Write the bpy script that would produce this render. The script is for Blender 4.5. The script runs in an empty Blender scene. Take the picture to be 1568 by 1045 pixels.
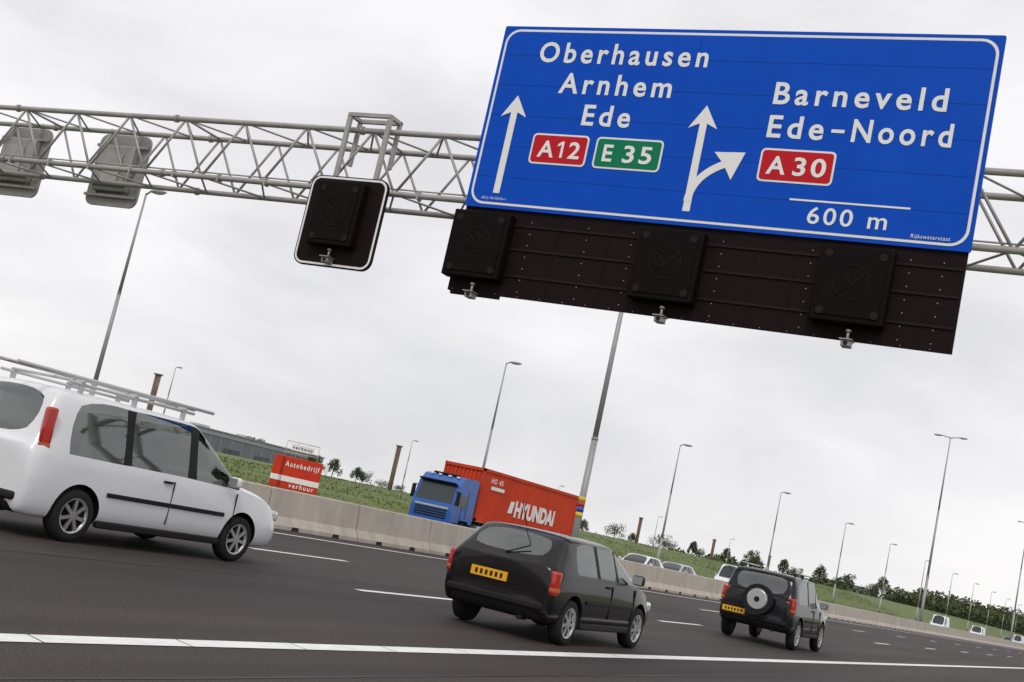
import bpy, bmesh, math, random
from mathutils import Matrix, Vector
rad=math.radians
random.seed(7)
scene=bpy.context.scene
COL=scene.collection
ZOOM=None

# ------------------------------------------------------------------ materials
def nt(m):
    m.use_nodes=True
    return m.node_tree.nodes, m.node_tree.links
def mat(name,c,rough=0.5,metal=0.0,var=0.0,vscale=3.0,stretch=(1,1,1),bump=0.0,bscale=40.0,coat=0.0,spec=0.5,c2=None):
    m=bpy.data.materials.new(name); N,L=nt(m)
    b=N['Principled BSDF']
    b.inputs['Base Color'].default_value=(*c,1); b.inputs['Roughness'].default_value=rough
    b.inputs['Metallic'].default_value=metal
    b.inputs['Coat Weight'].default_value=coat; b.inputs['Coat Roughness'].default_value=0.05
    b.inputs['Specular IOR Level'].default_value=spec
    if var>0 or bump>0:
        tc=N.new('ShaderNodeTexCoord'); mp=N.new('ShaderNodeMapping'); mp.inputs['Scale'].default_value=stretch
        L.new(tc.outputs['Object'],mp.inputs['Vector'])
    if var>0:
        n=N.new('ShaderNodeTexNoise'); n.inputs['Scale'].default_value=vscale; n.inputs['Detail'].default_value=6; n.inputs['Roughness'].default_value=.65
        L.new(mp.outputs['Vector'],n.inputs['Vector'])
        r=N.new('ShaderNodeValToRGB'); r.color_ramp.elements[0].position=.3; r.color_ramp.elements[1].position=.72
        d=c2 if c2 else tuple(x*(1-var) for x in c)
        r.color_ramp.elements[0].color=(*d,1); r.color_ramp.elements[1].color=(*[min(1,x*(1+var*.5)) for x in c],1)
        L.new(n.outputs['Fac'],r.inputs['Fac']); L.new(r.outputs['Color'],b.inputs['Base Color'])
    if bump>0:
        n2=N.new('ShaderNodeTexNoise'); n2.inputs['Scale'].default_value=bscale; n2.inputs['Detail'].default_value=4
        L.new(tc.outputs['Object'],n2.inputs['Vector'])
        bp=N.new('ShaderNodeBump'); bp.inputs['Strength'].default_value=bump; bp.inputs['Distance'].default_value=.02
        L.new(n2.outputs['Fac'],bp.inputs['Height']); L.new(bp.outputs['Normal'],b.inputs['Normal'])
    return m

def glassmat(name,tint,refl):
    m=bpy.data.materials.new(name); N,L=nt(m); N.clear()
    o=N.new('ShaderNodeOutputMaterial'); t=N.new('ShaderNodeBsdfTransparent'); t.inputs[0].default_value=(*tint,1)
    g=N.new('ShaderNodeBsdfGlossy'); g.inputs['Roughness'].default_value=.03; g.inputs['Color'].default_value=(.92,.97,.94,1)
    f=N.new('ShaderNodeLayerWeight'); f.inputs['Blend'].default_value=.35
    mr=N.new('ShaderNodeMapRange'); mr.inputs['To Min'].default_value=refl; mr.inputs['To Max'].default_value=.85
    L.new(f.outputs['Fresnel'],mr.inputs['Value'])
    mx=N.new('ShaderNodeMixShader'); L.new(mr.outputs[0],mx.inputs[0]); L.new(t.outputs[0],mx.inputs[1]); L.new(g.outputs[0],mx.inputs[2]); L.new(mx.outputs[0],o.inputs[0])
    return m

def asphalt(name,base):
    m=bpy.data.materials.new(name); N,L=nt(m); b=N['Principled BSDF']
    tc=N.new('ShaderNodeTexCoord')
    def noise(scale,st,detail=5):
        mp=N.new('ShaderNodeMapping'); mp.inputs['Scale'].default_value=st; L.new(tc.outputs['Object'],mp.inputs['Vector'])
        n=N.new('ShaderNodeTexNoise'); n.inputs['Scale'].default_value=scale; n.inputs['Detail'].default_value=detail
        L.new(mp.outputs['Vector'],n.inputs['Vector']); return n.outputs['Fac']
    def ramp(f,p0,c0,p1,c1):
        r=N.new('ShaderNodeValToRGB'); e=r.color_ramp.elements; e[0].position=p0; e[1].position=p1
        e[0].color=(*c0,1); e[1].color=(*c1,1); L.new(f,r.inputs['Fac']); return r.outputs['Color']
    def mul(a,bb,f=1):
        x=N.new('ShaderNodeMix'); x.data_type='RGBA'; x.blend_type='MULTIPLY'; x.inputs[0].default_value=f
        L.new(a,x.inputs[6]); L.new(bb,x.inputs[7]); return x.outputs[2]
    agg=ramp(noise(55,(1,1,1),3),.34,tuple(x*.45 for x in base),.7,tuple(x*1.75 for x in base))
    strk=ramp(noise(1.3,(1,.03,1),6),.3,(.66,.64,.65),.7,(1.22,1.20,1.19))
    patch=ramp(noise(.22,(1,.35,1),4),.35,(.84,.84,.86),.65,(1.10,1.08,1.07))
    col=mul(mul(agg,strk),patch)
    L.new(col,b.inputs['Base Color']); b.inputs['Roughness'].default_value=.75; b.inputs['Specular IOR Level'].default_value=.3
    n=noise(70,(1,1,1),2); bp=N.new('ShaderNodeBump'); bp.inputs['Strength'].default_value=.6; bp.inputs['Distance'].default_value=.012
    L.new(n,bp.inputs['Height']); L.new(bp.outputs['Normal'],b.inputs['Normal'])
    return m

M={}
M['asphalt']=asphalt('asphalt',(.046,.0365,.0355))
M['asphalt2']=asphalt('asphalt_far',(.06,.053,.053))
M['tar']=mat('tar_joint',(.014,.012,.012),.5,var=.2,vscale=6)
M['paint']=mat('road_paint',(.84,.84,.83),.6,var=.16,vscale=9,stretch=(1,.4,1))
M['grass']=mat('grass',(.115,.150,.042),.9,var=.4,vscale=.5,c2=(.08,.11,.028),bump=.5,bscale=6)
M['blade']=mat('grass_blades',(.13,.175,.042),.8,var=.35,vscale=.5)
M['flower']=mat('flower_yellow',(.6,.5,.05),.7)
M['conc']=mat('barrier_concrete',(.53,.48,.41),.85,var=.22,vscale=1.6,stretch=(1,1,.35),bump=.25,bscale=30)
M['slot']=mat('dark_gap',(.02,.018,.016),.9)
M['galv']=mat('galvanised_steel',(.40,.385,.37),.5,metal=.25,var=.18,vscale=2.5)
M['galv2']=mat('galvanised_grey_panel',(.36,.35,.34),.6,metal=.1,var=.2,vscale=1.5)
M['pole']=mat('lamp_pole_grey',(.36,.36,.355),.5,metal=.2,var=.12,vscale=1.2)
M['blue']=mat('sign_blue',(.001,.078,.56),.5,var=.07,vscale=.6,spec=.12)
M['seam']=mat('sign_seam',(.001,.05,.38),.5,spec=.1)
M['white']=mat('sign_white',(.86,.86,.85),.5,spec=.2)
M['red']=mat('sign_red',(.56,.010,.022),.45,spec=.15)
M['green']=mat('sign_green',(.002,.20,.10),.45,spec=.15)
M['brown']=mat('matrix_panel_dark',(.0135,.0065,.0068),.65,var=.2,vscale=1.2,spec=.10)
M['brown2']=mat('matrix_box_dark',(.0085,.0045,.0048),.65,spec=.08)
M['brown3']=mat('matrix_detail',(.021,.011,.011),.6,spec=.12)
M['rivet']=mat('rivet_steel',(.36,.31,.30),.4,metal=.3)
M['tyre']=mat('tyre_rubber',(.018,.018,.018),.85,spec=.25)
M['rim']=mat('alloy_rim',(.55,.55,.56),.3,metal=.8)
M['trim']=mat('black_trim',(.012,.011,.011),.6,spec=.25)
M['seat']=mat('seat_fabric',(.035,.035,.04),.9)
M['glass']=glassmat('tinted_glass',(.50,.62,.55),.16)
M['glassb']=glassmat('tinted_glass_blue',(.30,.38,.44),.14)
M['glassd']=mat('dark_glass',(.02,.035,.04),.05,spec=.6)
M['tail']=mat('tail_light_red',(.45,.012,.01),.15,coat=.6)
M['amber']=mat('indicator_amber',(.5,.10,.02),.2,coat=.6)
M['head']=mat('headlight_glass',(.7,.72,.74),.12,metal=.3,coat=1)
M['plate']=mat('yellow_number_plate',(.85,.42,.01),.4)
M['platetxt']=mat('plate_black',(.01,.01,.01),.5)
M['cwhite']=mat('car_paint_white',(.76,.77,.79),.3,coat=.7,var=.05,vscale=1)
M['cblack']=mat('car_paint_black',(.005,.0035,.0045),.35,coat=.55,spec=.15)
M['cgreen']=mat('car_paint_dark',(.006,.006,.009),.35,coat=.55,spec=.15)
M['cgrey']=mat('car_paint_silver',(.42,.44,.46),.3,metal=.5,coat=1)
M['tblue']=mat('truck_paint_blue',(.006,.10,.42),.35,coat=.4,var=.08,vscale=.8)
M['cont']=mat('container_red',(.62,.060,.020),.65,var=.2,vscale=1.0,stretch=(1,1,.5),spec=.2)
M['bred']=mat('kiosk_red',(.62,.045,.018),.6,var=.12,vscale=1.5,spec=.2)
M['corten']=mat('corten_rust',(.20,.13,.10),.9,var=.45,vscale=2.0)
M['hall']=mat('hall_cladding',(.16,.18,.20),.6,var=.15,vscale=.3)
M['hall2']=mat('hall_band',(.30,.32,.34),.6)
M['lightg']=mat('light_grey',(.5,.5,.5),.6)
M['bark']=mat('bark',(.08,.06,.045),.9,var=.3,vscale=3)
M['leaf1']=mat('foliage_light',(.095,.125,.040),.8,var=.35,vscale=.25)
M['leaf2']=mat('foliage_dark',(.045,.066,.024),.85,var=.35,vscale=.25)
M['yel']=mat('band_yellow',(.7,.5,.03),.5); M['bblu']=mat('band_blue',(.02,.08,.4),.5); M['bred2']=mat('band_red',(.5,.03,.03),.5)

# ------------------------------------------------------------------ helpers
def empty(name,loc=(0,0,0),rz=0,parent=None):
    o=bpy.data.objects.new(name,None); o.location=loc; o.rotation_euler=(0,0,rz); COL.objects.link(o)
    if parent: o.parent=parent
    return o
class P:
    """accumulate geometry, then finish() into one object"""
    def __init__(s,name,mats,parent=None):
        s.n=name; s.bm=bmesh.new(); s.m=mats if isinstance(mats,list) else [mats]; s.p=parent
    def _faces(s,fs,mi,smooth=False):
        for f in fs: f.material_index=mi; f.smooth=smooth
    def box(s,c,d,mi=0,rot=None,bev=0):
        r=bmesh.ops.create_cube(s.bm,size=1); vs=r['verts']
        T=Matrix.Translation(Vector(c))@(rot.to_4x4() if rot else Matrix())@Matrix.Diagonal((d[0],d[1],d[2],1))
        bmesh.ops.transform(s.bm,matrix=T,verts=vs)
        fs={f for v in vs for f in v.link_faces}
        s._faces(fs,mi)
        if bev>0:
            es=list({e for v in vs for e in v.link_edges})
            r=bmesh.ops.bevel(s.bm,geom=es,offset=bev,segments=2,affect='EDGES',profile=.5)
            for f in r['faces']: f.material_index=mi; f.smooth=True
        return s
    def cyl(s,a,b,r1,r2=None,n=10,mi=0,smooth=True):
        r2=r1 if r2 is None else r2; a=Vector(a); b=Vector(b); d=b-a
        q=d.to_track_quat('Z','Y').to_matrix().to_4x4()
        r=bmesh.ops.create_cone(s.bm,cap_ends=True,segments=n,radius1=r1,radius2=r2,depth=d.length)
        bmesh.ops.transform(s.bm,matrix=Matrix.Translation((a+b)/2)@q,verts=r['verts'])
        for f in {f for v in r['verts'] for f in v.link_faces}:
            f.material_index=mi; f.smooth=smooth and len(f.verts)==4
        return s
    def ball(s,c,d,mi=0,seg=14):
        r=bmesh.ops.create_uvsphere(s.bm,u_segments=seg,v_segments=8,radius=.5)
        bmesh.ops.transform(s.bm,matrix=Matrix.Translation(c)@Matrix.Diagonal((d[0],d[1],d[2],1)),verts=r['verts'])
        s._faces({f for v in r['verts'] for f in v.link_faces},mi,True); return s
    def face(s,pts,mi=0):
        f=s.bm.faces.new([s.bm.verts.new(p) for p in pts]); f.material_index=mi; return s
    def prism(s,pts,vec,mi=0,smooth=False):
        """closed polygon pts extruded by vec"""
        v=Vector(vec); a=[s.bm.verts.new(p) for p in pts]; b=[s.bm.verts.new(Vector(p)+v) for p in pts]
        fs=[s.bm.faces.new(a[::-1]),s.bm.faces.new(b)]
        n=len(a)
        for i in range(n):
            f=s.bm.faces.new((a[i],a[(i+1)%n],b[(i+1)%n],b[i])); f.smooth=smooth; fs.append(f)
        for f in fs: f.material_index=mi
        return s
    def ring(s,c,R,r,axis='Y',n=28,m=6,mi=0):
        vs=[]
        for i in range(n):
            a=2*math.pi*i/n; row=[]
            for j in range(m):
                t=2*math.pi*j/m; rr=R+r*math.cos(t); h=r*math.sin(t)
                p={'Y':(rr*math.cos(a),h,rr*math.sin(a)),'X':(h,rr*math.cos(a),rr*math.sin(a)),'Z':(rr*math.cos(a),rr*math.sin(a),h)}[axis]
                row.append(s.bm.verts.new(Vector(c)+Vector(p)))
            vs.append(row)
        for i in range(n):
            for j in range(m):
                f=s.bm.faces.new((vs[i][j],vs[(i+1)%n][j],vs[(i+1)%n][(j+1)%m],vs[i][(j+1)%m])); f.material_index=mi; f.smooth=True
        return s
    def lathe(s,c,prof,n=32,mi=0,axis='X'):
        """prof list (x_axial, radius)"""
        rows=[]
        for (h,r) in prof:
            rows.append([s.bm.verts.new(Vector(c)+Vector((h,r*math.cos(2*math.pi*i/n),r*math.sin(2*math.pi*i/n)))) for i in range(n)])
        for k in range(len(rows)-1):
            for i in range(n):
                f=s.bm.faces.new((rows[k][i],rows[k][(i+1)%n],rows[k+1][(i+1)%n],rows[k+1][i])); f.material_index=mi; f.smooth=True
        return s
    def done(s,recalc=True):
        if recalc: bmesh.ops.recalc_face_normals(s.bm,faces=s.bm.faces)
        me=bpy.data.meshes.new(s.n); s.bm.to_mesh(me); s.bm.free()
        for m in s.m: me.materials.append(m)
        o=bpy.data.objects.new(s.n,me); COL.objects.link(o)
        if s.p: o.parent=s.p
        return o
def rrect(s0,s1,z0,z1,r,y,n=6):
    pts=[]
    for cx,cz,a0 in ((s1-r,z1-r,0),(s0+r,z1-r,90),(s0+r,z0+r,180),(s1-r,z0+r,270)):
        for k in range(n+1):
            a=rad(a0+90*k/n); pts.append((cx+r*math.cos(a),y,cz+r*math.sin(a)))
    return pts
_cap=[None]
def text(body,s0,s1,z0,cap,m,parent,y,bold=.020,sp=1.32,name=None,plane='XZ'):
    def mk(b):
        cu=bpy.data.curves.new('t','FONT'); cu.body=b; cu.size=1; cu.offset=bold; cu.space_character=sp; cu.resolution_u=4
        o=bpy.data.objects.new('t',cu); COL.objects.link(o); bpy.context.view_layer.update()
        me=bpy.data.meshes.new_from_object(o.evaluated_get(bpy.context.evaluated_depsgraph_get()))
        bpy.data.objects.remove(o); return me
    if _cap[0] is None:
        h=mk('H'); _cap[0]=max(v.co.y for v in h.vertices)
    me=mk(body); x0=min(v.co.x for v in me.vertices); x1=max(v.co.x for v in me.vertices)
    for v in me.vertices:
        a=s0+(v.co.x-x0)/(x1-x0)*(s1-s0); b=z0+v.co.y*cap/_cap[0]
        v.co=Vector((a,y,b)) if plane=='XZ' else Vector((y,a,b))
    me.materials.clear(); me.materials.append(m)
    nm=name or 'lettering_'+body.lower().replace(' ','_')
    o=bpy.data.objects.new(nm,me); o.parent=parent; COL.objects.link(o); return o

# ------------------------------------------------------------------ terrain
def interp(t,K):
    if t<=K[0][0]: return K[0][1]
    for (a,b),(c,d) in zip(K,K[1:]):
        if t<=c: return b+(d-b)*(t-a)/(c-a)
    return K[-1][1]
HK=[(55,1.4),(69,1.75),(90,2.3),(125,2.7),(167,3.1),(271,3.8),(420,4.4)]
def Hb(y): return interp(y,HK)
def zg(x,y):
    h=Hb(y)
    return interp(x,[(-64,h),(-59,h*.98),(-50,.15+(h-.15)*.55),(-42,.12),(-38.5,-.02),(0,-.02)])
g=bmesh.new()
xs=[-5000,-1500,-500,-200,-110,-80,-64,-61,-59,-56,-53,-50,-47,-44.5,-42,-40,-38.5,-30,-21,-2,5,60,600,5000]
ys=[-1500,-200,-50,0,20,30,40]+[45+5*i for i in range(30)]+[200+15*i for i in range(16)]+[500,700,1000,2000,6000]
grid=[]
for x in xs:
    row=[]
    for y in ys:
        z=zg(x,y)
        if -62<x<-43 and 20<y<450: z+=random.uniform(-.07,.07)
        row.append(g.verts.new((x,y,z)))
    grid.append(row)
for i in range(len(xs)-1):
    for j in range(len(ys)-1):
        f=g.faces.new((grid[i][j],grid[i+1][j],grid[i+1][j+1],grid[i][j+1])); f.smooth=True
me=bpy.data.meshes.new('ground'); g.to_mesh(me); g.free(); me.materials.append(M['grass'])
COL.objects.link(bpy.data.objects.new('ground',me))

def sheet(name,x0,x1,y0,y1,z,m):
    p=P(name,m); p.face([(x0,y0,z),(x1,y0,z),(x1,y1,z),(x0,y1,z)]); return p.done()
sheet('motorway_road',-21.2,-1.6,-300,5000,0.0,M['asphalt'])
sheet('opposite_carriageway_road',-37.6,-22.6,-300,5000,0.0,M['asphalt2'])
lm=P('lane_markings',M['paint'])
def strip(x,w,y0,y1,z=.005): lm.face([(x-w/2,y0,z),(x+w/2,y0,z),(x+w/2,y1,z),(x-w/2,y1,z)])
y=-20
while y<3000:
    L=1.35 if y<100 else 400
    if y<100:
        w=.11; x=-6.08
        lm.face([(x-w,y+.03,.005),(x+w,y-.03,.005),(x+w,y+L-.045,.005),(x-w,y+L+.015,.005)])
    else: strip(-6.08,.22,y,y+L)
    strip(-18.45,.17,y,y+L); y+=L
for k in range(-2,60):
    strip(-9.87,.15,14.6+12*k,17.5+12*k); strip(-13.85,.15,17.0+12*k,19.9+12*k)
strip(-23.6,.15,-100,2500); strip(-36.6,.15,-100,2500)
for k in range(-2,40): strip(-28,.15,10+12*k,13+12*k); strip(-32.3,.15,10+12*k,13+12*k)
lm.done()
tj=P('tar_joints',M['tar'])
for x,w in ((-5.1,.03),(-10.15,.03),(-14.1,.03),(-18.0,.03)):
    y=-10; x_=x
    while y<160:
        xn=x+random.uniform(-.015,.015); ww=w*random.uniform(.5,1.2)
        tj.face([(x_-w/2,y,.003),(x_+w/2,y,.003),(xn+ww/2,y+2,.003),(xn-ww/2,y+2,.003)]); x_=xn; y+=2
tj.done()

# grass tufts + flowers
t=P('grass_tufts',[M['blade'],M['flower'],M['grass']])
for i in range(26000):
    x=random.uniform(-63,-38.8); y=30+230*random.random()**1.5; z=zg(x,y)-.03
    h=random.uniform(.06,.18); w=random.uniform(.05,.12); a=random.uniform(0,math.pi)
    dx,dy=w*math.cos(a),w*math.sin(a); lx,ly=random.uniform(-.1,.1),random.uniform(-.1,.1)
    t.face([(x-dx,y-dy,z),(x+dx,y+dy,z),(x+lx,y+ly,z+h)],0 if random.random()<.7 else 2)
for i in range(2600):
    y=random.uniform(35,120); x=random.gauss(-46,3); 
    if x<-60 or x>-41: continue
    z=zg(x,y)+random.uniform(.10,.25); s=.04
    t.face([(x-s,y,z),(x,y+s,z-s),(x+s,y,z),(x,y-s,z+s)],1)
t.done(False)

# ------------------------------------------------------------------ concrete barrier
b=P('concrete_barrier',[M['conc'],M['slot']])
XB=-20.35; Hbar=1.02
prof=[(.30,0),(.30,.10),(.17,.32),(.115,Hbar-.03),(.09,Hbar),(-.09,Hbar),(-.115,Hbar-.03),(-.17,.32),(-.30,.10),(-.30,0)]
y=-38.9
k=0
while y<900:
    L=3.98 if y<200 else 39.98
    j=random.uniform(-.012,.012); dz=random.uniform(-.008,.008)
    b.prism([(XB+j+px,y,pz+dz if pz>0.2 else pz) for px,pz in prof],(0,L-.03,0),0)
    if y<200:
        for f in (.27,.73): 
            b.prism([(XB+j+.302,y+L*f-.17,.002),(XB+j+.302,y+L*f+.17,.002),(XB+j+.302,y+L*f+.13,.10),(XB+j+.302,y+L*f-.13,.10)],(-.06,0,0),1)
        b.box((XB,y+L-.015,.48),(.14,.03,.92),1)
    y+=L+.02; k+=1
b.done()

# ------------------------------------------------------------------ gantry
GR=rad(3.2)
gan=empty('overhead_gantry',(0,25,0),GR)
FY,BY,ZT,ZB=.55,2.1,10.47,8.84
S0,S1=-44.5,3.2
p=P('truss_chords',M['galv'],gan)
for yy in (FY,BY):
    for zz in (ZT,ZB):
        p.cyl((S0,yy,zz),(S1,yy,zz),.078,n=12)
        s=S0+5.95
        while s<S1: p.cyl((s-.04,yy,zz),(s+.04,yy,zz),.115,n=12); s+=6.3
p.done()
p=P('truss_diagonals',M['galv'],gan)
pitch=2.1; n=int((S1-S0)/pitch); r=.036
for i in range(n):
    a=S0+i*pitch; m_=a+pitch/2; c=a+pitch
    for yy in (FY,BY):
        p.cyl((a,yy,ZT),(m_,yy,ZB),r,n=8); p.cyl((m_,yy,ZB),(c,yy,ZT),r,n=8)
    p.cyl((a,FY,ZT),(m_,BY,ZT),r*.8,n=8); p.cyl((m_,BY,ZT),(c,FY,ZT),r*.8,n=8)
    p.cyl((m_,FY,ZB),(c,BY,ZB),r*.8,n=8); p.cyl((c,BY,ZB),(m_+pitch,FY,ZB),r*.8,n=8)
    if i%3==0: p.cyl((a,FY,ZT),(a,BY,ZT),r,n=8)
p.done()
p=P('cable_and_clamps',[M['galv'],M['trim']],gan)
p.cyl((S0,FY+.1,ZB+.16),(S1,FY+.1,ZB+.16),.022,n=6,mi=0)
for i in range(30): p.box((S0+1.4+i*1.6,FY,ZB),(.06,.2,.2),0)
p.done()
p=P('support_posts',M['galv'],gan)
for s in (S0+.3,S1-.4):
    for yy in (FY,BY):
        p.cyl((s,yy,0),(s,yy,ZT+.1),.16,n=14); p.cyl((s,yy,0),(s,yy,.05),.35,n=14)
    for z in (2,4,6): p.cyl((s,FY,z),(s,BY,z+1.8),.05,n=8)
p.done()
# hanger frame over the single signal
p=P('signal_hanger_frame',M['galv'],gan)
for s in (-19.95,-18.72):
    p.box((s,.30,9.85),(.12,.09,1.85)); p.box((s,.78,10.2),(.10,.09,1.3)); p.box((s,.54,10.80),(.1,.6,.09))
p.box((-19.33,.30,10.80),(1.3,.1,.1)); p.box((-19.33,.78,10.80),(1.3,.1,.1)); p.box((-19.33,.30,9.05),(1.3,.07,.1))
p.done()

# ------------------------------------------------------------------ main sign
sg=empty('highway_direction_sign',(0,25,0),GR)
s0,s1,z0,z1=-15.84,-4.28,8.56,13.21
p=P('board',[M['blue'],M['galv2']],sg)
p.prism(rrect(s0,s1,z0,z1,.04,0),(0,.06,0),0)
p.done()
p=P('white_border',M['white'],sg); p.face(rrect(s0+.085,s1-.085,z0+.085,z1-.085,.36,-.008)); p.done()
p=P('blue_field',M['blue'],sg); p.face(rrect(s0+.145,s1-.145,z0+.145,z1-.145,.31,-.016)); p.done()
p=P('panel_seams',M['seam'],sg)
for zz in (9.34,10.12,10.9,11.68,12.46): p.face([(s0+.15,-.019,zz-.006),(s1-.15,-.019,zz-.006),(s1-.15,-.019,zz+.006),(s0+.15,-.019,zz+.006)])
p.face([(-10.75,-.0195,12.47),(-10.74,-.0195,12.47),(-10.74,-.0195,13.06),(-10.75,-.0195,13.06)])
p.done()
p=P('board_stiffeners',M['galv2'],sg)
for s in (-15.2,-13,-10.8,-8.6,-6.4,-4.9): p.box((s,.14,(z0+z1)/2),(.09,.15,z1-z0-.1))
for s in (-14.5,-10.5,-6.2):
    p.box((s,.38,ZT-.2),(.12,.35,.12)); p.box((s,.38,ZB+.1),(.12,.35,.12))
p.done()
Y=-.026
text('Oberhausen',-14.74,-10.50,12.30,.50,M['white'],sg,Y)
text('Arnhem',-14.04,-11.22,11.53,.50,M['white'],sg,Y)
text('Ede',-13.27,-12.07,10.76,.50,M['white'],sg,Y)
text('Barneveld',-8.84,-5.20,11.50,.50,M['white'],sg,Y)
text('Ede',-8.84,-7.62,10.73,.50,M['white'],sg,Y,name='lettering_ede_right')
text('Noord',-7.02,-4.99,10.73,.50,M['white'],sg,Y)
p=P('lettering_hyphen',M['white'],sg); p.face([(-7.46,Y,10.90),(-7.18,Y,10.90),(-7.18,Y,10.975),(-7.46,Y,10.975)]); p.done()
text('600 m',-7.63,-5.98,8.86,.37,M['white'],sg,Y,bold=.010,sp=1.2)
text('Rijkswaterstaat',-5.47,-4.70,8.745,.085,M['white'],sg,Y,bold=.0,sp=1.15)
text('A012-106.350-Re-1',-15.43,-14.78,8.765,.065,M['white'],sg,Y,bold=.0,sp=1.15,name='lettering_sign_code')
p=P('distance_bar',M['white'],sg); p.face([(-8.07,Y,9.335),(-5.57,Y,9.335),(-5.57,Y,9.375),(-8.07,Y,9.375)]); p.done()
for nm,a,b_,zz0,zz1,mm in (('route_shield_a12',-14.42,-12.96,9.73,10.49,'red'),('route_shield_e35',-12.78,-11.13,9.73,10.49,'green'),('route_shield_a30',-8.88,-7.25,9.71,10.47,'red')):
    p=P(nm,[M['white'],M[mm]],sg); p.face(rrect(a,b_,zz0,zz1,.11,-.024),0); p.face(rrect(a+.045,b_-.045,zz0+.045,zz1-.045,.075,-.032),1); p.done()
zt=9.91; c_=.40
text('A',-14.22,-13.80,zt,c_,M['white'],sg,-.040,name='lettering_a')
text('2',-13.43,-13.14,zt,c_,M['white'],sg,-.040,name='lettering_2')
p=P('lettering_1',M['white'],sg); p.face([(-13.635,-.040,zt),(-13.57,-.040,zt),(-13.57,-.040,zt+c_),(-13.635,-.040,zt+c_)]); p.face([(-13.635,-.040,zt+c_-.002),(-13.725,-.040,zt+c_-.07),(-13.725,-.040,zt+c_-.135),(-13.635,-.040,zt+c_-.075)]); p.done()
text('E',-12.56,-12.32,zt,c_,M['white'],sg,-.040,name='lettering_e')
text('35',-12.06,-11.36,zt,c_,M['white'],sg,-.040,sp=1.2,name='lettering_35')
text('A',-8.70,-8.28,zt-.02,c_,M['white'],sg,-.040,name='lettering_a_right')
text('30',-8.12,-7.42,zt-.02,c_,M['white'],sg,-.040,sp=1.2,name='lettering_30')
p=P('arrows',M['white'],sg)
for cx,zb_,zt in ((-15.07,8.93,11.41),(-10.31,8.89,11.38)):
    w=.085; hz=zt-.55
    p.face([(cx-w,Y,zb_),(cx+w,Y,zb_),(cx+w,Y,hz+.12),(cx-w,Y,hz+.12)])
    p.face([(cx-.34,Y,hz),(cx-w,Y,hz+.12),(cx,Y-.0,zt)]); p.face([(cx+w,Y,hz+.12),(cx+.34,Y,hz),(cx,Y,zt)]); p.face([(cx-w,Y,hz+.12),(cx+w,Y,hz+.12),(cx,Y,zt)])
# branch
pts=[]
for k in range(13):
    q=k/12; P0=Vector((-10.33,9.12)); P1=Vector((-10.30,9.75)); P2=Vector((-9.62,10.04)); c=(1-q)**2*P0+2*q*(1-q)*P1+q*q*P2
    d=(2*(1-q)*(P1-P0)+2*q*(P2-P1)).normalized(); nn=Vector((-d.y,d.x))*.085; pts.append((c+nn,c-nn))
for (a,b_),(c,d) in zip(pts,pts[1:]): p.face([(a.x,Y-.004,a.y),(b_.x,Y-.004,b_.y),(d.x,Y-.004,d.y),(c.x,Y-.004,c.y)])
p.face([(-9.22,Y-.006,10.33),(-9.92,Y-.006,10.30),(-9.66,Y-.006,10.02)]); p.face([(-9.22,Y-.006,10.33),(-9.66,Y-.006,10.02),(-9.44,Y-.006,9.68)])
p.done()

# ------------------------------------------------------------------ matrix signal board
mb=empty('lane_signal_board',(0,25,0),GR)
p=P('back_panel',[M['brown'],M['brown3'],M['rivet']],mb)
p.box((-10.08,.12,7.57),(11.5,.10,2.18),0)
p.box((-15.1,.12,6.45),(1.3,.09,.10),0)
for zz in (8.2,7.62,6.98): 
    p.box((-10.08,.055,zz),(11.42,.035,.05),1)
for s in (-14.0,-12.55,-11.45,-9.35,-7.4,-5.4,-4.75):
    for k in range(7): p.ball((s+.0,.065,6.62+k*.28),(.032,.02,.032),2,6)
for k in range(20): p.ball((-15.7+k*.576,.065,6.51),(.025,.02,.025),2,6)
for s in (-13.3,-12.0,-8.6,-7.75,-5.0): p.box((s,.06,7.47),(.012,.02,1.96),1)
p.done()
def sigbox(name,c,zc,parent,yf,w=1.5,h=1.62,dep=.34):
    p=P(name,[M['brown2'],M['brown3'],M['rivet']],parent)
    p.box((c,yf+dep/2,zc),(w,dep,h),0,bev=.03)
    p.box((c,yf-.012,zc),(w-.24,.02,h-.24),0,bev=.008)
    R=.36; yy=yf-.028
    p.ring((c,yy,zc+.02),R,.010,'Y',32,5,1)
    p.ring((c-.10,yy,zc+.10),.17,.008,'Y',24,5,1); p.ring((c+.13,yy,zc-.02),.19,.008,'Y',24,5,1)
    for t_ in (-.7,.7): p.cyl((c-.27,yy,zc-.27*t_/.7),(c+.27,yy,zc+.27*t_/.7),.009,n=6,mi=1)
    for dx in (-1,1):
        for dz in (-1,1):
            p.cyl((c+dx*(w/2-.2),yf-.035,zc+dz*(h/2-.2)),(c+dx*(w/2-.2),yf-.0,zc+dz*(h/2-.2)),.085,n=16,mi=1)
    p.done()
def cam_(name,c,z,parent,y=-.12):
    p=P(name,[M['galv'],M['trim']],parent)
    p.cyl((c,y,z+.22),(c,y,z+.02),.03,n=8); p.box((c,y,z-.06),(.2,.26,.13),0,bev=.02); p.box((c,y-.02,z+.015),(.26,.34,.02),0)
    p.cyl((c,y-.13,z-.06),(c,y-.16,z-.06),.045,n=12,mi=1); p.cyl((c,y,z+.24),(c,y,z+.2),.06,n=10)
    p.done()
for i,c in enumerate((-15.16,-10.44,-6.42)):
    sigbox('matrix_signal_%d'%(i+1),c,7.58,mb,-.28)
    cam_('camera_%d'%(i+1),c+.08,6.42,mb)
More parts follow.
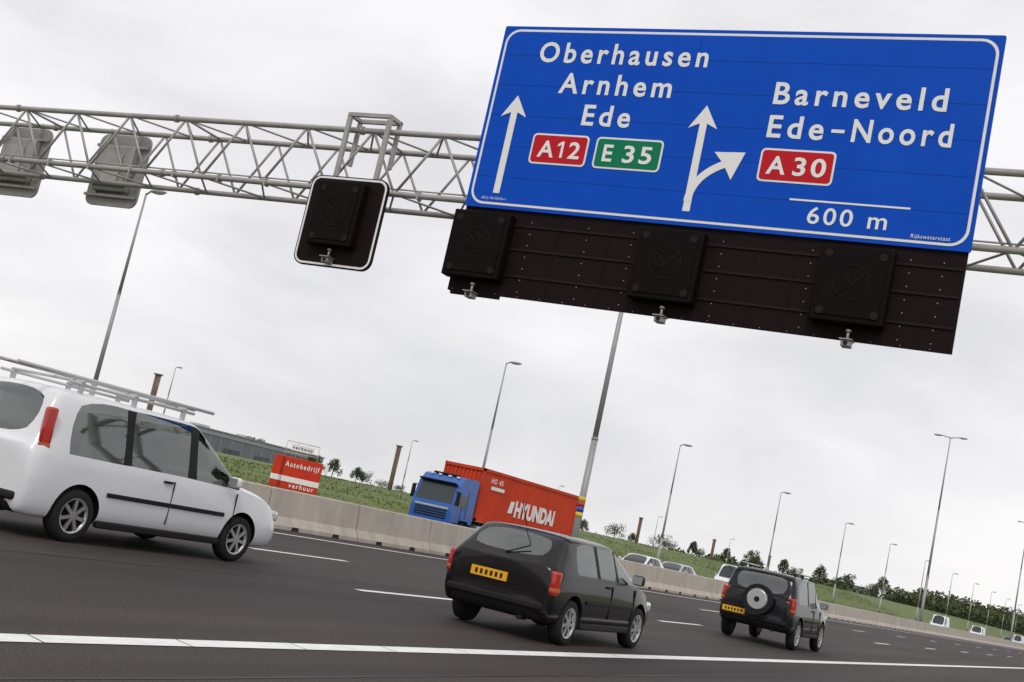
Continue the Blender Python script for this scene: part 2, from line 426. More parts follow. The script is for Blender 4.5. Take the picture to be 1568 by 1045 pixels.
# single signal
sb=empty('lane_signal',(0,25,0),GR)
a,b_,c,d=-20.42,-18.08,6.64,9.02
p=P('background_board',[M['brown'],M['white']],sb)
p.prism(rrect(a,b_,c,d,.28,.0),(0,.08,0),0); p.done()
p=P('white_border',M['white'],sb); p.face(rrect(a+.03,b_-.03,c+.03,d-.03,.26,-.006)); p.done()
p=P('dark_field',M['brown'],sb); p.face(rrect(a+.085,b_-.085,c+.085,d-.085,.21,-.012)); p.done()
sigbox('matrix_signal',-19.30,7.98,sb,-.28,w=1.36,h=1.66,dep=.26)
cam_('camera',-19.28,6.83,sb)
# signals seen from behind (opposite carriageway)
for k,cx in enumerate((-33.75,-29.55)):
    rs=empty('opposite_lane_signal',(0,25,0),GR)
    yb=BY+.35
    p=P('board',[M['galv2']],rs); p.prism(rrect(cx-1.04,cx+1.04,8.2,10.5,.28,yb),(0,.07,0),0); p.done()
    p=P('housing',[M['galv2'],M['galv']],rs); p.box((cx+.03,yb-.14,9.35),(1.35,.26,1.45),0,bev=.04)
    for dz in (-.5,.5): p.box((cx,yb-.10,9.3+dz*1.6),(2.0,.08,.08),1)
    p.box((cx,yb-.30,9.35),(.7,.06,.9),1,bev=.01)
    for dx in (-.6,.6): p.box((cx+dx,yb-.05,9.6),(.08,.1,2.1),1)
    p.done()

# ------------------------------------------------------------------ lamps
def lamp(x,y,h,arms,base=0.0,r=.10,bands=False,arm=1.1):
    e=empty('street_lamp',(x,y,base))
    p=P('pole',[M['pole'],M['yel'],M['bblu'],M['bred2'],M['trim']],e)
    p.cyl((0,0,0),(0,0,h*.28),r*1.25,r*1.12,n=14); p.cyl((0,0,h*.28),(0,0,h*.62),r*.98,r*.8,n=14)
    p.cyl((0,0,h*.62),(0,0,h),r*.74,r*.42,n=14)
    p.cyl((0,0,h*.28),(0,0,h*.285),r*1.2,n=14); p.cyl((0,0,h*.62),(0,0,h*.623),r*.9,n=14)
    p.box((r*1.2,0,1.0),(.02,.14,.5),4)
    if bands:
        for k,mi in enumerate((1,2,3,1)): p.cyl((0,0,2.35+k*.22),(0,0,2.35+k*.22+.20),r*1.28,n=14,mi=mi)
    p.done()
    p=P('luminaire',[M['pole'],M['lightg']],e)
    for sx in arms:
        p.cyl((0,0,h-.05),(sx*arm*.5,0,h+.10),r*.45,r*.4,n=8)
        p.ball((sx*(arm*.5+.42),0,h+.10),(1.0,.30,.17),0); p.ball((sx*(arm*.5+.48),0,h+.05),(.7,.22,.14),1)
    p.done()
for y in (2.5,36.6,70.2,104.4,138.5,172,204,238,272,306,340,374,408): lamp(-40,y,11.8,(1,),.0,arm=.5)
for y in (47.2,133,219,305,391): lamp(-21.9,y,20.2,(-1,1),0,.125,bands=(y<50),arm=1.6)
for y in (112.5,168.4,225,282,340): lamp(-110,y,11.7-Hb(y)*1.0,(1,),Hb(y)-.1,arm=.5)

# ------------------------------------------------------------------ corten columns
for y in (60,90,148,178,208):
    e=empty('rusty_steel_column',(-60,y,Hb(y)-.3))
    p=P('shaft',M['corten'],e)
    ht=6.1-Hb(y)+.3
    for dx in (-.12,.12): p.cyl((dx,0,0),(dx,0,ht),.09,.12,n=10)
    p.box((0,0,ht*.5),(.26,.12,ht-.02)); p.done()
    p=P('cap',M['corten'],e); p.box((0,0,ht+.04),(.52,.34,.10)); p.done()

# ------------------------------------------------------------------ kiosk / advert container
e=empty('advertising_container',(-45.0,57.6,.70),rad(38)); e.scale=(.9,.9,.92)
p=P('box',[M['bred'],M['white'],M['trim']],e)
p.box((0,0,1.0),(3.1,2.2,2.0),0,bev=.03)
p.box((0,-1.115,.62),(3.12,.02,.34),1); p.box((-1.56,0,.62),(.02,2.2,.34),1); p.box((1.56,0,.62),(.02,2.2,.34),1)
p.box((0,0,-.05),(3.0,2.1,.1),2); 
for x in (-1.0,-.9): p.box((x,-1.12,1.0),(.03,.02,1.9),2)
p.done()
text('Autobedrijf',-.8,1.4,1.40,.32,M['white'],e,-1.14,name='advert_lettering')
text('verhuur',-.3,1.3,.14,.28,M['white'],e,-1.14,name='advert_lettering_lower')
p=P('roof_frame',[M['lightg'],M['white']],e)
for x in (-1.0,-.3,.4,1.1): p.cyl((x,-.6,2.0),(x,-.6,3.0),.025,n=6); p.cyl((x,-.6,2.9),(x,.6,2.0),.02,n=6)
for z in (2.3,2.98): p.cyl((-1.0,-.6,z),(1.1,-.6,z),.025,n=6)
p.box((.05,-.64,2.65),(1.5,.03,.4),1); p.done()
text('verkoop',-.6,.7,2.56,.2,M['trim'],e,-.66,name='frame_lettering')
e=empty('notice_board',(-60,80,Hb(80)-.1),rad(30))
p=P('panel',[M['white'],M['galv'],M['hall']],e); p.box((0,0,.75),(.9,.05,.7),0); p.cyl((-.3,.04,0),(-.3,.04,1),.03,mi=1); p.cyl((.3,.04,0),(.3,.04,1),.03,mi=1); p.box((0,-.03,.8),(.3,.02,.25),2); p.done()

# ------------------------------------------------------------------ halls
def hall(x,y,L,W,z0,z1,name='industrial_hall'):
    e=empty(name,(x,y,z0)); h=z1-z0
    p=P('walls',[M['hall'],M['hall2'],M['glassd']],e)
    p.box((0,0,h/2-.5),(W,L,h+1),0)
    for k in range(int(L/3)): p.box((W/2+.04,-L/2+1.5+k*3,h*.5),(.08,.12,h),1)
    p.box((W/2+.06,0,h*.92),(.1,L,h*.12),1)
    for k in range(int(L/9)): p.box((W/2+.05,-L/2+5+k*9,h*.45),(.06,4.5,h*.16),2)
    for k in range(int(W/5)): p.box((-W/2+2.5+k*5,-L/2-.04,h*.45),(2.6,.06,h*.25),2)
    p.done()
    p=P('roof',[M['hall2'],M['lightg']],e); p.box((0,0,h+.12),(W+.5,L+.5,.22),0)
    for k in range(int(L/14)): p.box((0,-L/2+8+k*14,h+.6),(2.5,3.2,.9),1)
    p.done()
hall(-168,176,60,26,1.2,6.9)
hall(-120,690,40,18,3,10,'warehouse')
hall(-190,850,60,30,3,13,'warehouse')

# ------------------------------------------------------------------ trees
def leaves(p,c,R,n,size,mi_f):
    for i in range(n):
        d=Vector((random.gauss(0,1),random.gauss(0,1),random.gauss(0,1))).normalized()*random.random()**.45
        q=Vector(c)+Vector((d.x*R[0],d.y*R[1],d.z*R[2]))
        u=Vector((random.gauss(0,1),random.gauss(0,1),random.gauss(0,1))).normalized(); v=u.orthogonal().normalized(); w=u.cross(v)
        s=size*random.uniform(.6,1.3)
        p.face([q+v*s,q+w*s*.7,q-v*s,q-w*s*.7],mi_f(d))
def tree(x,y,top,w,kind='round'):
    z0=Hb(y)-.2 if x<-60 else zg(x,y); h=top-z0
    e=empty('tree',(x,y,z0))
    p=P('trunk',M['bark'],e); p.cyl((0,0,0),(0,0,h*.55),.03*h,.015*h,n=7); p.cyl((0,0,h*.5),(0,0,h*.92),.015*h,.004*h,n=6)
    tips=[]
    nb=9 if kind=='round' else 12
    for i in range(nb):
        a=i*2.4+random.random(); zz=h*(.28+.55*i/nb); rr=w*.5*(.75 if kind=='round' else (1-.75*i/nb)); up=h*.12
        tp=Vector((rr*math.cos(a),rr*math.sin(a),zz+up)); p.cyl((0,0,zz*.9),tp,.008*h,.003*h,n=5); tips.append(tp)
    p.done()
    p=P('crown',[M['leaf1'],M['leaf2']],e)
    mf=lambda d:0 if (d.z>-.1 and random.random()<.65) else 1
    for tp in tips:
        R=w*.27*random.uniform(.7,1.2) if kind=='round' else w*.22*random.uniform(.7,1.1)
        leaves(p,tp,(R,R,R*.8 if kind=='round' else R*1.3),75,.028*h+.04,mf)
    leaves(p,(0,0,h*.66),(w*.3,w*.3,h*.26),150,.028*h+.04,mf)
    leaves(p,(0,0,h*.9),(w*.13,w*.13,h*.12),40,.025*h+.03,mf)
    p.done(False)
def at(X,ang): return (-X,X/math.tan(rad(ang)))
for X,ang,top,w,k in ((150,37.4,6.9,3.2,'round'),(150,36.4,7.2,3.0,'c'),(150,35.3,6.6,3.0,'c'),(150,35.0,6.2,3.4,'round'),(170,34.0,5.8,4,'round'),(170,33.3,5.6,3,'round'),(165,40.2,8,4,'round'),(165,39.0,6.4,3.5,'round'),
    (150,24.6,8.2,3,'c'),(150,23.1,9.4,6.4,'round'),(150,22.3,8.0,3,'c'),(150,21.05,9.9,7,'round'),(150,20.6,8.6,5,'round'),(140,19.5,10.2,3.2,'c'),(140,19.2,8.4,4,'round'),(120,18.0,9.6,3,'c'),(120,16.9,11.2,4.6,'round'),(115,16.6,9.5,4,'c'),(110,15.4,10.6,3.6,'c'),(110,14.9,9,5,'round'),(100,13.8,11.0,4.4,'c'),(100,12.9,9.4,5,'round'),(100,12.6,11.4,4.8,'round'),(90,11.1,13,5.4,'c'),(90,11.5,9.6,5,'round'),(90,10.3,10,6,'round')):
    tree(*at(X,ang),top,w,k)
p=P('distant_tree_line',[M['leaf1'],M['leaf2']])
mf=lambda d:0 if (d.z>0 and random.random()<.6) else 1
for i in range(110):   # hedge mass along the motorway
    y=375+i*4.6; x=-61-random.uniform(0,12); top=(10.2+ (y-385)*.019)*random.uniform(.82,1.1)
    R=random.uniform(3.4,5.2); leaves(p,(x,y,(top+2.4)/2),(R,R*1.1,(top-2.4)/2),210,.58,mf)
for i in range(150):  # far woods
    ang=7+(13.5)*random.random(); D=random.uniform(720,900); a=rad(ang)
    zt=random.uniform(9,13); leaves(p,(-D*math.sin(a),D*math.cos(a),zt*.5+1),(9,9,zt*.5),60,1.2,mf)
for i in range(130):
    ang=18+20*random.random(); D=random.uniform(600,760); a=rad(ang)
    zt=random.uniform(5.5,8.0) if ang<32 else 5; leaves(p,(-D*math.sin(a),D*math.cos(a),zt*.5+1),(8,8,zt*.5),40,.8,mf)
p.done(False)

# ------------------------------------------------------------------ vehicles
def wheel(e,name,c,r,w,side):
    p=P(name,[M['tyre'],M['rim'],M['trim']],e); x,y,z=c; o=side
    hw=w/2
    p.lathe(c,[(-hw*o*.9,r*.62),(-hw*o,r*.8),(-hw*.8*o,r*.97),(0,r),(hw*.8*o,r*.97),(hw*o,r*.82),(hw*.92*o,r*.66)],n=36,mi=0)
    p.lathe(c,[(hw*.92*o,r*.66),(hw*.8*o,r*.63),(hw*.3*o,r*.58),(hw*.25*o,.001)],n=36,mi=2)
    p.lathe(c,[(hw*.93*o,r*.665),(hw*.95*o,r*.62),(hw*.6*o,r*.585)],n=36,mi=1)
    for k in range(7):
        a=2*math.pi*k/7; R=Matrix.Rotation(a,3,'X')
        p.box(Vector(c)+R@Vector((hw*.72*o,0,r*.34)),(w*.16,r*.13,r*.56),1,rot=R)
    p.cyl((x+hw*.55*o,y,z),(x+hw*.9*o,y,z),r*.15,n=14,mi=1)
    p.lathe(c,[(-hw*o*.9,r*.62),(-hw*o*.8,.001)],n=24,mi=2)
    p.done()
def body(e,name,st,paint,glass,wheels,r,hw):
    """st: (y,zb,zbelt,zside,ztop,wl,wb,ws, sideglass, topglass) flags refer to the segment after the station"""
    mats=[paint,glass,M['trim']]
    bm=bmesh.new(); rings=[]
    for (y,zb,zbe,zs,zt,wl,wb,ws,sg_,tg) in st:
        zm=zb+(zbe-zb)*.55
        R=[(0,zb),(wl*.9,zb),(wl,zb+.09),(max(wl,wb)+.012,zm),(wb,zbe),(ws,zs),(ws*.88,zt-(zt-zs)*.3),(0,zt)]
        ring=[bm.verts.new((a,y,b)) for a,b in R]+[bm.verts.new((-a,y,b)) for a,b in R[6:0:-1]]
        rings.append(ring)
    cr=bm.edges.layers.float.new('crease_edge')
    for i in range(len(rings)-1):
        A,Bq=rings[i],rings[i+1]
        for j in range(14):
            f=bm.faces.new((A[j],A[(j+1)%14],Bq[(j+1)%14],Bq[j])); jj=j if j<7 else 13-j
            mi=0
            if jj==4 and st[i][8]: mi=st[i][8]
            if jj==6 and st[i][9]: mi=1
            if jj==0 : mi=2
            f.material_index=mi
    for ring,fl in ((rings[0],0),(rings[-1],1)):
        for j in range(1,6):
            f=bm.faces.new((ring[j],ring[j+1],ring[13-j],ring[14-j])); f.material_index=2 if j==1 else 0
        bm.faces.new((ring[0],ring[1],ring[13])).material_index=2; bm.faces.new((ring[7],ring[6],ring[8])).material_index=0
    bm.verts.ensure_lookup_table()
    for ed in bm.edges:
        ms={f.material_index for f in ed.link_faces}
        if 1 in ms and len(ms)>1: ed[cr]=.93
        elif len(ms)>1: ed[cr]=.5
    for i in range(2,len(rings)-3):
        for j in (4,10):
            ed=bm.edges.get((rings[i][j],rings[i+1][j]))
            if ed and ed[cr]<.6: ed[cr]=.6
    bmesh.ops.recalc_face_normals(bm,faces=bm.faces)
    me=bpy.data.meshes.new(name); bm.to_mesh(me); bm.free()
    for m in mats: me.materials.append(m)
    o=bpy.data.objects.new(name,me); COL.objects.link(o)
    md=o.modifiers.new('s','SUBSURF'); md.levels=2; md.render_levels=2
    cut=P('cut',[paint,glass,M['trim']])
    for (wy) in wheels:
        for sx in (-1,1): cut.cyl((sx*(hw-.30),wy,r+.01),(sx*(hw+.2),wy,r+.01),r+.055,n=32,mi=2)
    co=cut.done()
    bo=o.modifiers.new('b','BOOLEAN'); bo.operation='DIFFERENCE'; bo.solver='EXACT'; bo.object=co
    bpy.context.view_layer.update()
    me2=bpy.data.meshes.new_from_object(o.evaluated_get(bpy.context.evaluated_depsgraph_get()))
    o.modifiers.clear(); o.data=me2; bpy.data.objects.remove(co)
    for f in me2.polygons: f.use_smooth=True
    try:
        me2.set_sharp_from_angle(angle=rad(38))
    except Exception: pass
    o.parent=e; return o
def mkst(L,hw,H,zb,belt,rz,rs,wst,cowl,hood,nose,pill,ws=.78,front_glass=True):
    """rz tailgate glass bottom height, rs horizontal slope of tailgate, wst windscreen top y, cowl y, hood height, nose height"""
    T=hw*ws
    s=[(0.0,zb+.14,rz-.10,rz-.04,rz-.02,hw*.86,hw*.84,hw*.72,0,0),
       (.05,zb+.04,belt-.03,rz,rz+.02,hw*.95,hw*.93,hw*.80,0,0),
       (.10,zb+.01,belt,rz+.05,rz+.07,hw*.985,hw*.97,hw*.82,0,1),
       (.10+rs,zb,belt,H-.12,H-.07,hw,hw*.985,T*.97,0,0),
       (.10+rs+.10,zb,belt,H-.08,H-.02,hw,hw*.985,T,0,0)]
    for k,(a,b) in enumerate(pill):
        s.append((a,zb,belt,H-.075,H-.005,hw,hw*.985,T,1,0)); s.append((b,zb,belt-.005,H-.075,H,hw,hw*.985,T,2,0))
    s+=[(wst,zb,belt-.01,H-.09,H-.03,hw,hw*.985,T*.98,1,1),
        (wst+(cowl-wst)*.86,zb,belt-.02,belt+.06,belt+.14,hw,hw*.98,hw*.86,0,1),
        (cowl,zb,belt-.03,hood-.01,hood+.035,hw,hw*.97,hw*.84,0,0),
        (cowl+(L-cowl)*.5,zb,belt-.10,hood-.05,hood,hw*.99,hw*.93,hw*.80,0,0),
        (L-.20,zb+.01,nose+.02,nose+.06,nose+.09,hw*.93,hw*.86,hw*.74,0,0),
        (L-.06,zb+.05,nose-.06,nose-.02,nose,hw*.85,hw*.78,hw*.68,0,0),
        (L,zb+.12,nose-.18,nose-.12,nose-.10,hw*.72,hw*.68,hw*.58,0,0)]
    return s
def common(e,L,hw,H,zb,belt,rz,wy,r,paint,rearz=None,cowl=2.6,rail=False,plate=(0,.62),tail=(.62,.95),tailw=.13,taily=.04,hoodh=.8,nose=.7):
    for i,yy in enumerate(wy):
        for sx in (-1,1): wheel(e,'wheel_%d'%(i*2+(sx>0)+1),(sx*(hw-.10),yy,r),r,.20,sx)
    p=P('lights_and_plates',[M['tail'],M['amber'],M['head'],M['plate'],M['trim'],M['platetxt']],e)
    for sx in (-1,1):
        R=Matrix.Rotation(rad(-sx*24),3,'Z')
        zc=(tail[0]+tail[1])/2; hh=tail[1]-tail[0]
        p.box((sx*hw*.885,taily+.075,zc),(tailw+.05,.14,hh),0,rot=R,bev=.03)
        p.box((sx*hw*.885,taily+.072,tail[0]+.07),(tailw+.055,.142,.05),1,rot=R,bev=.008)
        p.box((sx*hw*.70,L-.19,nose-.02),(.34,.20,.15),2,bev=.04)
    p.box((plate[0],-.02,plate[1]),(.52,.02,.115),3); p.box((0,L+.0,.42),(.52,.02,.11),3)
    for k in range(6): p.box((plate[0]-.18+k*.072,-.033,plate[1]),(.035,.005,.06),5)
    p.box((0,L-.03,nose-.14),(hw*.9,.06,.10),4,bev=.02)
    p.done()
    p=P('bumpers_and_mouldings',[M['trim'],paint,M['rim']],e)
    p.box((0,.03,zb+.20),(hw*1.72,.12,.10),0,bev=.03); 
    for sx in (-1,1):
        p.box((sx*(hw+.012),(wy[0]+wy[1])/2,zb+(belt-zb)*.5),(.03,wy[1]-wy[0]-2*r-.18,.055),0,bev=.01)
        p.box((sx*(hw-.03),(wy[0]+wy[1])/2,zb+.02),(.08,wy[1]-wy[0]-2*r-.12,.09),0,bev=.02)
        p.box((sx*(hw+.09),cowl-.32,belt+.07),(.18,.11,.14),1,bev=.035); p.box((sx*(hw+.09),cowl-.38,belt+.07),(.15,.01,.11),2)
        for yy in ((wy[0]+wy[1])/2-.1,): p.box((sx*(hw+.01),yy,belt-.10),(.035,.16,.03),0,bev=.008)
        for yy in ((wy[0]+wy[1])/2+.02,cowl-.12): p.box((sx*(hw+.003),yy,(zb+belt)/2+.03),(.018,.010,belt-zb-.22),0)
    p.cyl((hw*.5,-.03,zb+.02),(hw*.5,.2,zb+.02),.028,n=10)
    p.box((0,.10+.03,rz-.015),(.3,.04,.03),0)
    p.done()
    # cabin
    p=P('cabin_interior',[M['seat'],M['trim']],e)
    y0c,y1c=.38,cowl-.12
    p.box((0,(y0c+y1c)/2,(zb+.15+belt-.12)/2),(2*hw-.24,y1c-y0c,belt-zb-.27),1)
    hs=H-.20
    for sx in (-1,1):
        for ys_,tilt in ((cowl-1.30,10),(cowl-2.15,12)):
            if ys_<.45: continue
            R=Matrix.Rotation(rad(tilt),3,'X')
            p.box((sx*hw*.42,ys_,belt+.02),(.46,.14,.44),0,rot=R,bev=.05)
            p.box((sx*hw*.42,ys_-.06,min(belt+.34,hs-.06)),(.26,.10,.17),0,rot=R,bev=.04)
    p.ring((-hw*.42,cowl-.72,belt-.02),.18,.015,'Y',20,6,1)
    p.box((0,(wy[0]+cowl)/2-.1,H-.13),(.04,.04,.04),1)
    p.box((0,cowl-.62,H-.20),(.24,.03,.07),1,bev=.01)
    p.done()

# dark hatchback, nearest lane
hb=empty('hatchback_car',(-7.35,13.85,0),rad(0.5))
L,hw,H=3.72,.80,1.38
st=mkst(L,hw,H,.24,.90,.95,.30,2.05,2.82,.86,.66,[(.66,1.32),(1.40,1.98)])
body(hb,'body',st,M['cblack'],M['glass'],(.66,3.02),.29,hw)
common(hb,L,hw,H,.24,.90,.95,(.66,3.02),.29,M['cblack'],cowl=2.82,plate=(-.12,.70),tail=(.60,.90),nose=.62)
p=P('rear_wiper_and_aerial',M['trim'],hb); p.cyl((0,.07,1.0),(.28,.16,1.14),.009,n=6); p.cyl((0,.5,H),(0,.25,H+.28),.006,n=6); p.done()

# off-roader with spare wheel
so=empty('off_road_car',(-7.98,27.3,0),rad(1.0))
L,hw,H=3.85,.85,1.64
st=mkst(L,hw,H,.34,1.02,1.06,.12,2.15,2.72,1.0,.86,[(.42,1.30),(1.38,2.05)],ws=.84)
body(so,'body',st,M['cgreen'],M['glassb'],(.74,3.06),.345,hw)
common(so,L,hw,H,.34,1.02,1.06,(.74,3.06),.345,M['cgreen'],cowl=2.72,plate=(-.48,.62),tail=(.78,1.12),nose=.80)
p=P('spare_wheel',[M['tyre'],M['rim'],M['trim']],so)
p.cyl((.05,-.02,.95),(.05,-.20,.95),.335,n=30,mi=0); p.cyl((.05,-.20,.95),(.05,-.225,.95),.25,.21,n=30,mi=1); p.cyl((.05,-.225,.95),(.05,-.245,.95),.06,n=16,mi=2)
p.done()
p=P('roof_rails',[M['trim'],M['rim']],so)
for sx in (-1,1):
    p.cyl((sx*.62,.5,H+.05),(sx*.62,2.0,H+.05),.018,n=8,mi=1)
    for yy in (.5,1.2,2.0): p.box((sx*.62,yy,H+.0),(.04,.06,.08))
p.done()

# white people carrier with rear window, roof rack and ladder
vn=empty('white_people_carrier',(-12.35,9.85,0),rad(0))
L,hw,H=4.85,.91,1.80
st=mkst(L,hw,H,.24,1.02,1.07,.20,2.75,3.85,1.02,.78,[(.52,1.45),(1.54,2.62)],ws=.80)
body(vn,'body',st,M['cwhite'],M['glass'],(.85,3.85),.32,hw)
common(vn,L,hw,H,.24,1.02,1.07,(.85,3.85),.32,M['cwhite'],cowl=3.75,plate=(0,.78),tail=(1.0,1.52),tailw=.06,taily=.13,nose=.74)
p=P('roof_rack_and_ladder',[M['trim'],M['lightg']],vn)
for sx in (-1,1): p.cyl((sx*.62,.5,H+.07),(sx*.62,2.7,H+.07),.02,n=8,mi=1)
for yy in (.7,1.6,2.5): 
    p.cyl((-.66,yy,H+.10),(.66,yy,H+.10),.02,n=8,mi=1)
    for sx in (-1,1): p.box((sx*.62,yy,H+.01),(.04,.06,.14),1)
for xx in (.15,.5): p.cyl((xx,-.2,H+.15),(xx,3.2,H+.15),.022,n=8,mi=1)
for k in range(12): p.cyl((.15,-.05+k*.28,H+.15),(.5,-.05+k*.28,H+.15),.014,n=6,mi=1)
p.done()

# far traffic
def farcar(nm,x,y,rz,paint,L,hw,H,hood,van=False):
    e=empty(nm,(x,y,0),rz)
    if van: st=mkst(L,hw,H,.3,1.15,1.2,.08,L*.66,L*.86,1.1,.85,[(L*.5,L*.62)],ws=.88); b_=1.15; rz_=1.2;wy=(.9,L-.9); c=L*.84;r=.34
    else: st=mkst(L,hw,H,.24,.92,.96,.5,2.3,3.1,.86,.68,[(.9,1.6),(1.7,2.2)]); b_=.92; rz_=.96; wy=(.8,L-.85); c=3.1;r=.31
    body(e,'body',st,paint,M['glassd'],wy,r,hw); common(e,L,hw,H,.3 if van else .24,b_,rz_,wy,r,paint,cowl=c,nose=.75 if van else .64)
PI=math.pi
farcar('silver_car',-26.4,68.3,PI,M['cwhite'],4.4,.87,1.43,.8)
farcar('silver_car',-26.6,74.6,PI,M['cgrey'],4.4,.87,1.40,.8)
farcar('white_van',-35.4,114.5,PI,M['cwhite'],5.2,.98,2.35,1,True)
farcar('white_van',-28.5,192,PI,M['cwhite'],5.4,1.0,2.4,1,True)
farcar('white_van',-28.5,234,PI,M['cwhite'],5.4,1.0,2.2,1,True)
farcar('silver_car',-26.5,262,PI,M['cgrey'],4.4,.87,1.6,.8)
farcar('white_van',-28.5,304,PI,M['cwhite'],5.4,1.0,2.4,1,True)

# ------------------------------------------------------------------ truck (faces -Y). local y: 0 = front, + = back
tr=empty('container_truck',(-32.85,53.3,0))
KZ=.90
def zz_(z): return z if z<1.0 else 1.0+(z-1.0)*KZ
p=P('cab',[M['tblue'],M['glassd'],M['trim'],M['head'],M['lightg']],tr)
prof=[(0.08,.38),(0.0,.55),(0.0,1.55),(.06,1.9),(.34,2.95),(.75,3.42),(1.15,3.52),(2.15,3.52),(2.22,3.3),(2.22,1.0),(1.95,.95),(1.75,1.12),(1.0,1.12),(.8,.9),(.75,.38)]
p.prism([(-1.22,y,zz_(z)) for y,z in prof],(2.44,0,0),0)
p.face([(-1.10,-.004+.055,zz_(1.92)),(1.10,.051,zz_(1.92)),(1.02,.318,zz_(2.92)),(-1.02,.318,zz_(2.92))],1)
p.done()
p=P('cab_details',[M['tblue'],M['glassd'],M['trim'],M['head'],M['lightg'],M['plate'],M['amber']],tr)
for k in range(4): p.box((0,-.015,1.05+k*.125),(1.9,.04,.07),2,bev=.01)
p.box((0,-.02,1.56),(2.0,.03,.09),4,bev=.01)
p.box((0,-.04,.62),(2.4,.16,.42),0,bev=.05); p.box((0,-.13,.60),(1.2,.03,.18),2,bev=.01); p.box((0,-.135,.45),(.52,.02,.11),5)
for sx in (-1,1):
    p.box((sx*.92,-.10,.66),(.42,.06,.2),3,bev=.03); p.box((sx*1.16,-.08,.66),(.08,.08,.2),6,bev=.02)
    p.box((sx*1.225,.92,2.06),(.012,.92,.60),1,bev=.004)
    p.box((sx*1.36,.16,2.12),(.2,.12,.68),2,bev=.03); p.box((sx*1.30,.2,2.46),(.24,.05,.05),2)
    p.box((sx*1.228,.92,1.42),(.012,.02,.8),2); p.box((sx*1.228,1.42,1.9),(.012,.02,1.4),2); p.box((sx*1.23,1.2,1.66),(.02,.18,.04),2)
    p.box((sx*1.17,.5,.62),(.14,.4,.07),2); p.box((sx*1.17,.5,.9),(.14,.4,.07),2)
p.box((0,.22,zz_(3.02)),(2.2,.34,.06),2,rot=Matrix.Rotation(rad(-18),3,'X'),bev=.015)
p.box((0,.9,zz_(3.54)),(1.5,.3,.10),2,bev=.02)
for x in (-.8,-.3,.3,.8): p.box((x,.70,zz_(3.44)),(.2,.08,.1),3,bev=.02)
p.done()
p=P('chassis',[M['trim'],M['lightg']],tr)
for sx in (-.45,.45): p.box((sx,7.6,1.02),(.16,13.2,.26))
p.box((.95,3.7,.75),(.5,1.4,.55),1,bev=.08); p.box((-.95,3.7,.75),(.5,1.4,.55),1,bev=.08)
for k in range(5): p.box((0,3.2+k*2.6,1.17),(2.3,.14,.1))
p.box((0,14.2,.6),(2.3,.1,.14)); 
for sx in (-1,1): p.box((sx*1.15,7.4,.7),(.05,3.5,.5),0)
p.done()
for i,yy in enumerate((1.38,4.9,10.3,11.6,12.9)):
    for sx in (-1,1): wheel(tr,'wheel_%d'%(i*2+(sx>0)+1),(sx*1.06,yy,.5),.5,.32,sx)
p=P('container',[M['cont'],M['slot'],M['white']],tr)
y0,y1,zc0,zc1=2.45,14.5,1.24,4.02
p.box((0,(y0+y1)/2,(zc0+zc1)/2),(2.36,y1-y0-.1,zc1-zc0-.1),0)
for sx in (-1,1):
    for zz in (zc0+.08,zc1-.07): p.box((sx*1.19,(y0+y1)/2,zz),(.10,y1-y0,.16),0)
    for yy in (y0+.07,y1-.07): p.box((sx*1.18,yy,(zc0+zc1)/2),(.12,.14,zc1-zc0),0)
    yy=y0+.3
    while yy<y1-.3:
        p.prism([(sx*1.18,yy,zc0+.16),(sx*1.215,yy+.05,zc0+.16),(sx*1.215,yy+.13,zc0+.16),(sx*1.18,yy+.18,zc0+.16)],(0,0,zc1-zc0-.31),0); yy+=.29
for zz in (zc0+.1,zc1-.08): p.box((0,y0,zz),(2.3,.1,.16),0)
xx=-1.0
while xx<1.0: p.box((xx,y0+.03,(zc0+zc1)/2),(.10,.06,zc1-zc0-.3),0); xx+=.24
p.done()
o=text('HYUNDAI',6.6,11.6,1.95,.80,M['white'],tr,1.222,bold=.05,sp=1.0,name='container_lettering',plane='YZ')
text('HD 45',3.4,4.7,3.36,.26,M['white'],tr,1.222,bold=.02,name='container_code',plane='YZ')
p=P('container_stripe',M['white'],tr); p.face([(1.222,3.5,3.02),(1.222,5.0,3.02),(1.222,5.0,3.2),(1.222,3.5,3.2)]); p.face([(1.222,5.8,2.05),(1.222,6.3,2.05),(1.222,6.45,2.7),(1.222,6.0,2.7)]); p.done()

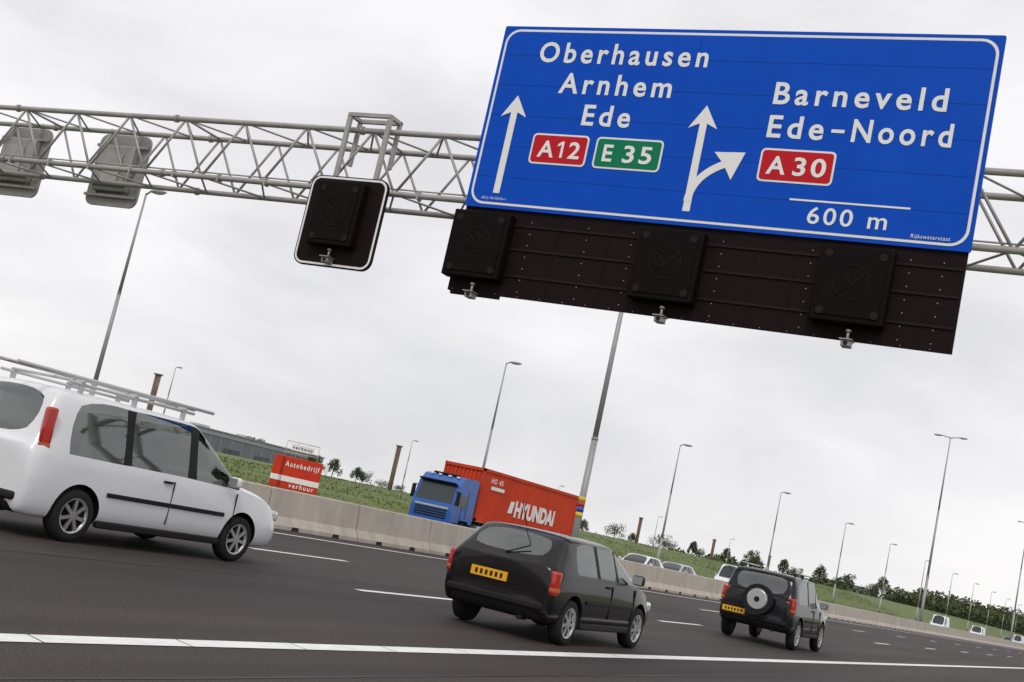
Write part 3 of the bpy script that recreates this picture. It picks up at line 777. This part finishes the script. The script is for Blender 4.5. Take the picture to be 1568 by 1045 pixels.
# ------------------------------------------------------------------ world and sun
w=bpy.data.worlds.new('World'); scene.world=w; w.use_nodes=True
N=w.node_tree.nodes; L_=w.node_tree.links; N.clear()
out=N.new('ShaderNodeOutputWorld'); mix=N.new('ShaderNodeMixShader'); b1=N.new('ShaderNodeBackground'); b2=N.new('ShaderNodeBackground')
sky=N.new('ShaderNodeTexSky'); sky.sky_type='NISHITA'; sky.sun_disc=False; sky.sun_elevation=rad(48); sky.sun_rotation=rad(160)
L_.new(sky.outputs[0],b1.inputs[0]); b1.inputs[1].default_value=.1
tc=N.new('ShaderNodeTexCoord'); mp=N.new('ShaderNodeMapping'); mp.inputs['Scale'].default_value=(1,1,2.6); mp.inputs['Rotation'].default_value=(0,.15,.4)
L_.new(tc.outputs['Generated'],mp.inputs[0])
no=N.new('ShaderNodeTexNoise'); no.inputs['Scale'].default_value=2.6; no.inputs['Detail'].default_value=7; no.inputs['Roughness'].default_value=.52; no.inputs['Distortion'].default_value=.35
L_.new(mp.outputs[0],no.inputs['Vector'])
cr=N.new('ShaderNodeValToRGB'); e_=cr.color_ramp.elements; e_[0].position=.32; e_[1].position=.60
e_[0].color=(.70,.695,.725,1); e_[1].color=(.97,.95,.955,1)
L_.new(no.outputs['Fac'],cr.inputs[0]); L_.new(cr.outputs[0],b2.inputs[0]); b2.inputs[1].default_value=1.05
mix.inputs[0].default_value=.93
L_.new(b1.outputs[0],mix.inputs[1]); L_.new(b2.outputs[0],mix.inputs[2]); L_.new(mix.outputs[0],out.inputs[0])
sl=bpy.data.lights.new('sun','SUN'); sl.energy=1.0; sl.angle=rad(14); sl.color=(1,.96,.9)
so_=bpy.data.objects.new('sun',sl); COL.objects.link(so_)
el,az=rad(48),rad(160)   # light comes from azimuth az (from +Y clockwise)
d=Vector((math.sin(az)*math.cos(el),math.cos(az)*math.cos(el),math.sin(el)))
so_.rotation_euler=d.to_track_quat('Z','Y').to_euler()

# ------------------------------------------------------------------ camera
cd=bpy.data.cameras.new('camera'); cam=bpy.data.objects.new('camera',cd); COL.objects.link(cam)
R=Matrix.Rotation(rad(29.65),3,'Z')@Matrix.Rotation(rad(98.47),3,'X')@Matrix.Rotation(rad(12.5),3,'Z')
cam.matrix_world=Matrix.Translation((0,0,1.3))@R.to_4x4()
cd.sensor_width=36; cd.lens=43.16; cd.clip_start=.1; cd.clip_end=9000
if ZOOM:
    k,px,py=ZOOM; cd.lens*=k; cd.shift_x=k*(px-784)/1568; cd.shift_y=-k*(py-522.5)/1568
scene.camera=cam
scene.view_settings.view_transform='Standard'; scene.view_settings.look='None'; scene.view_settings.exposure=0
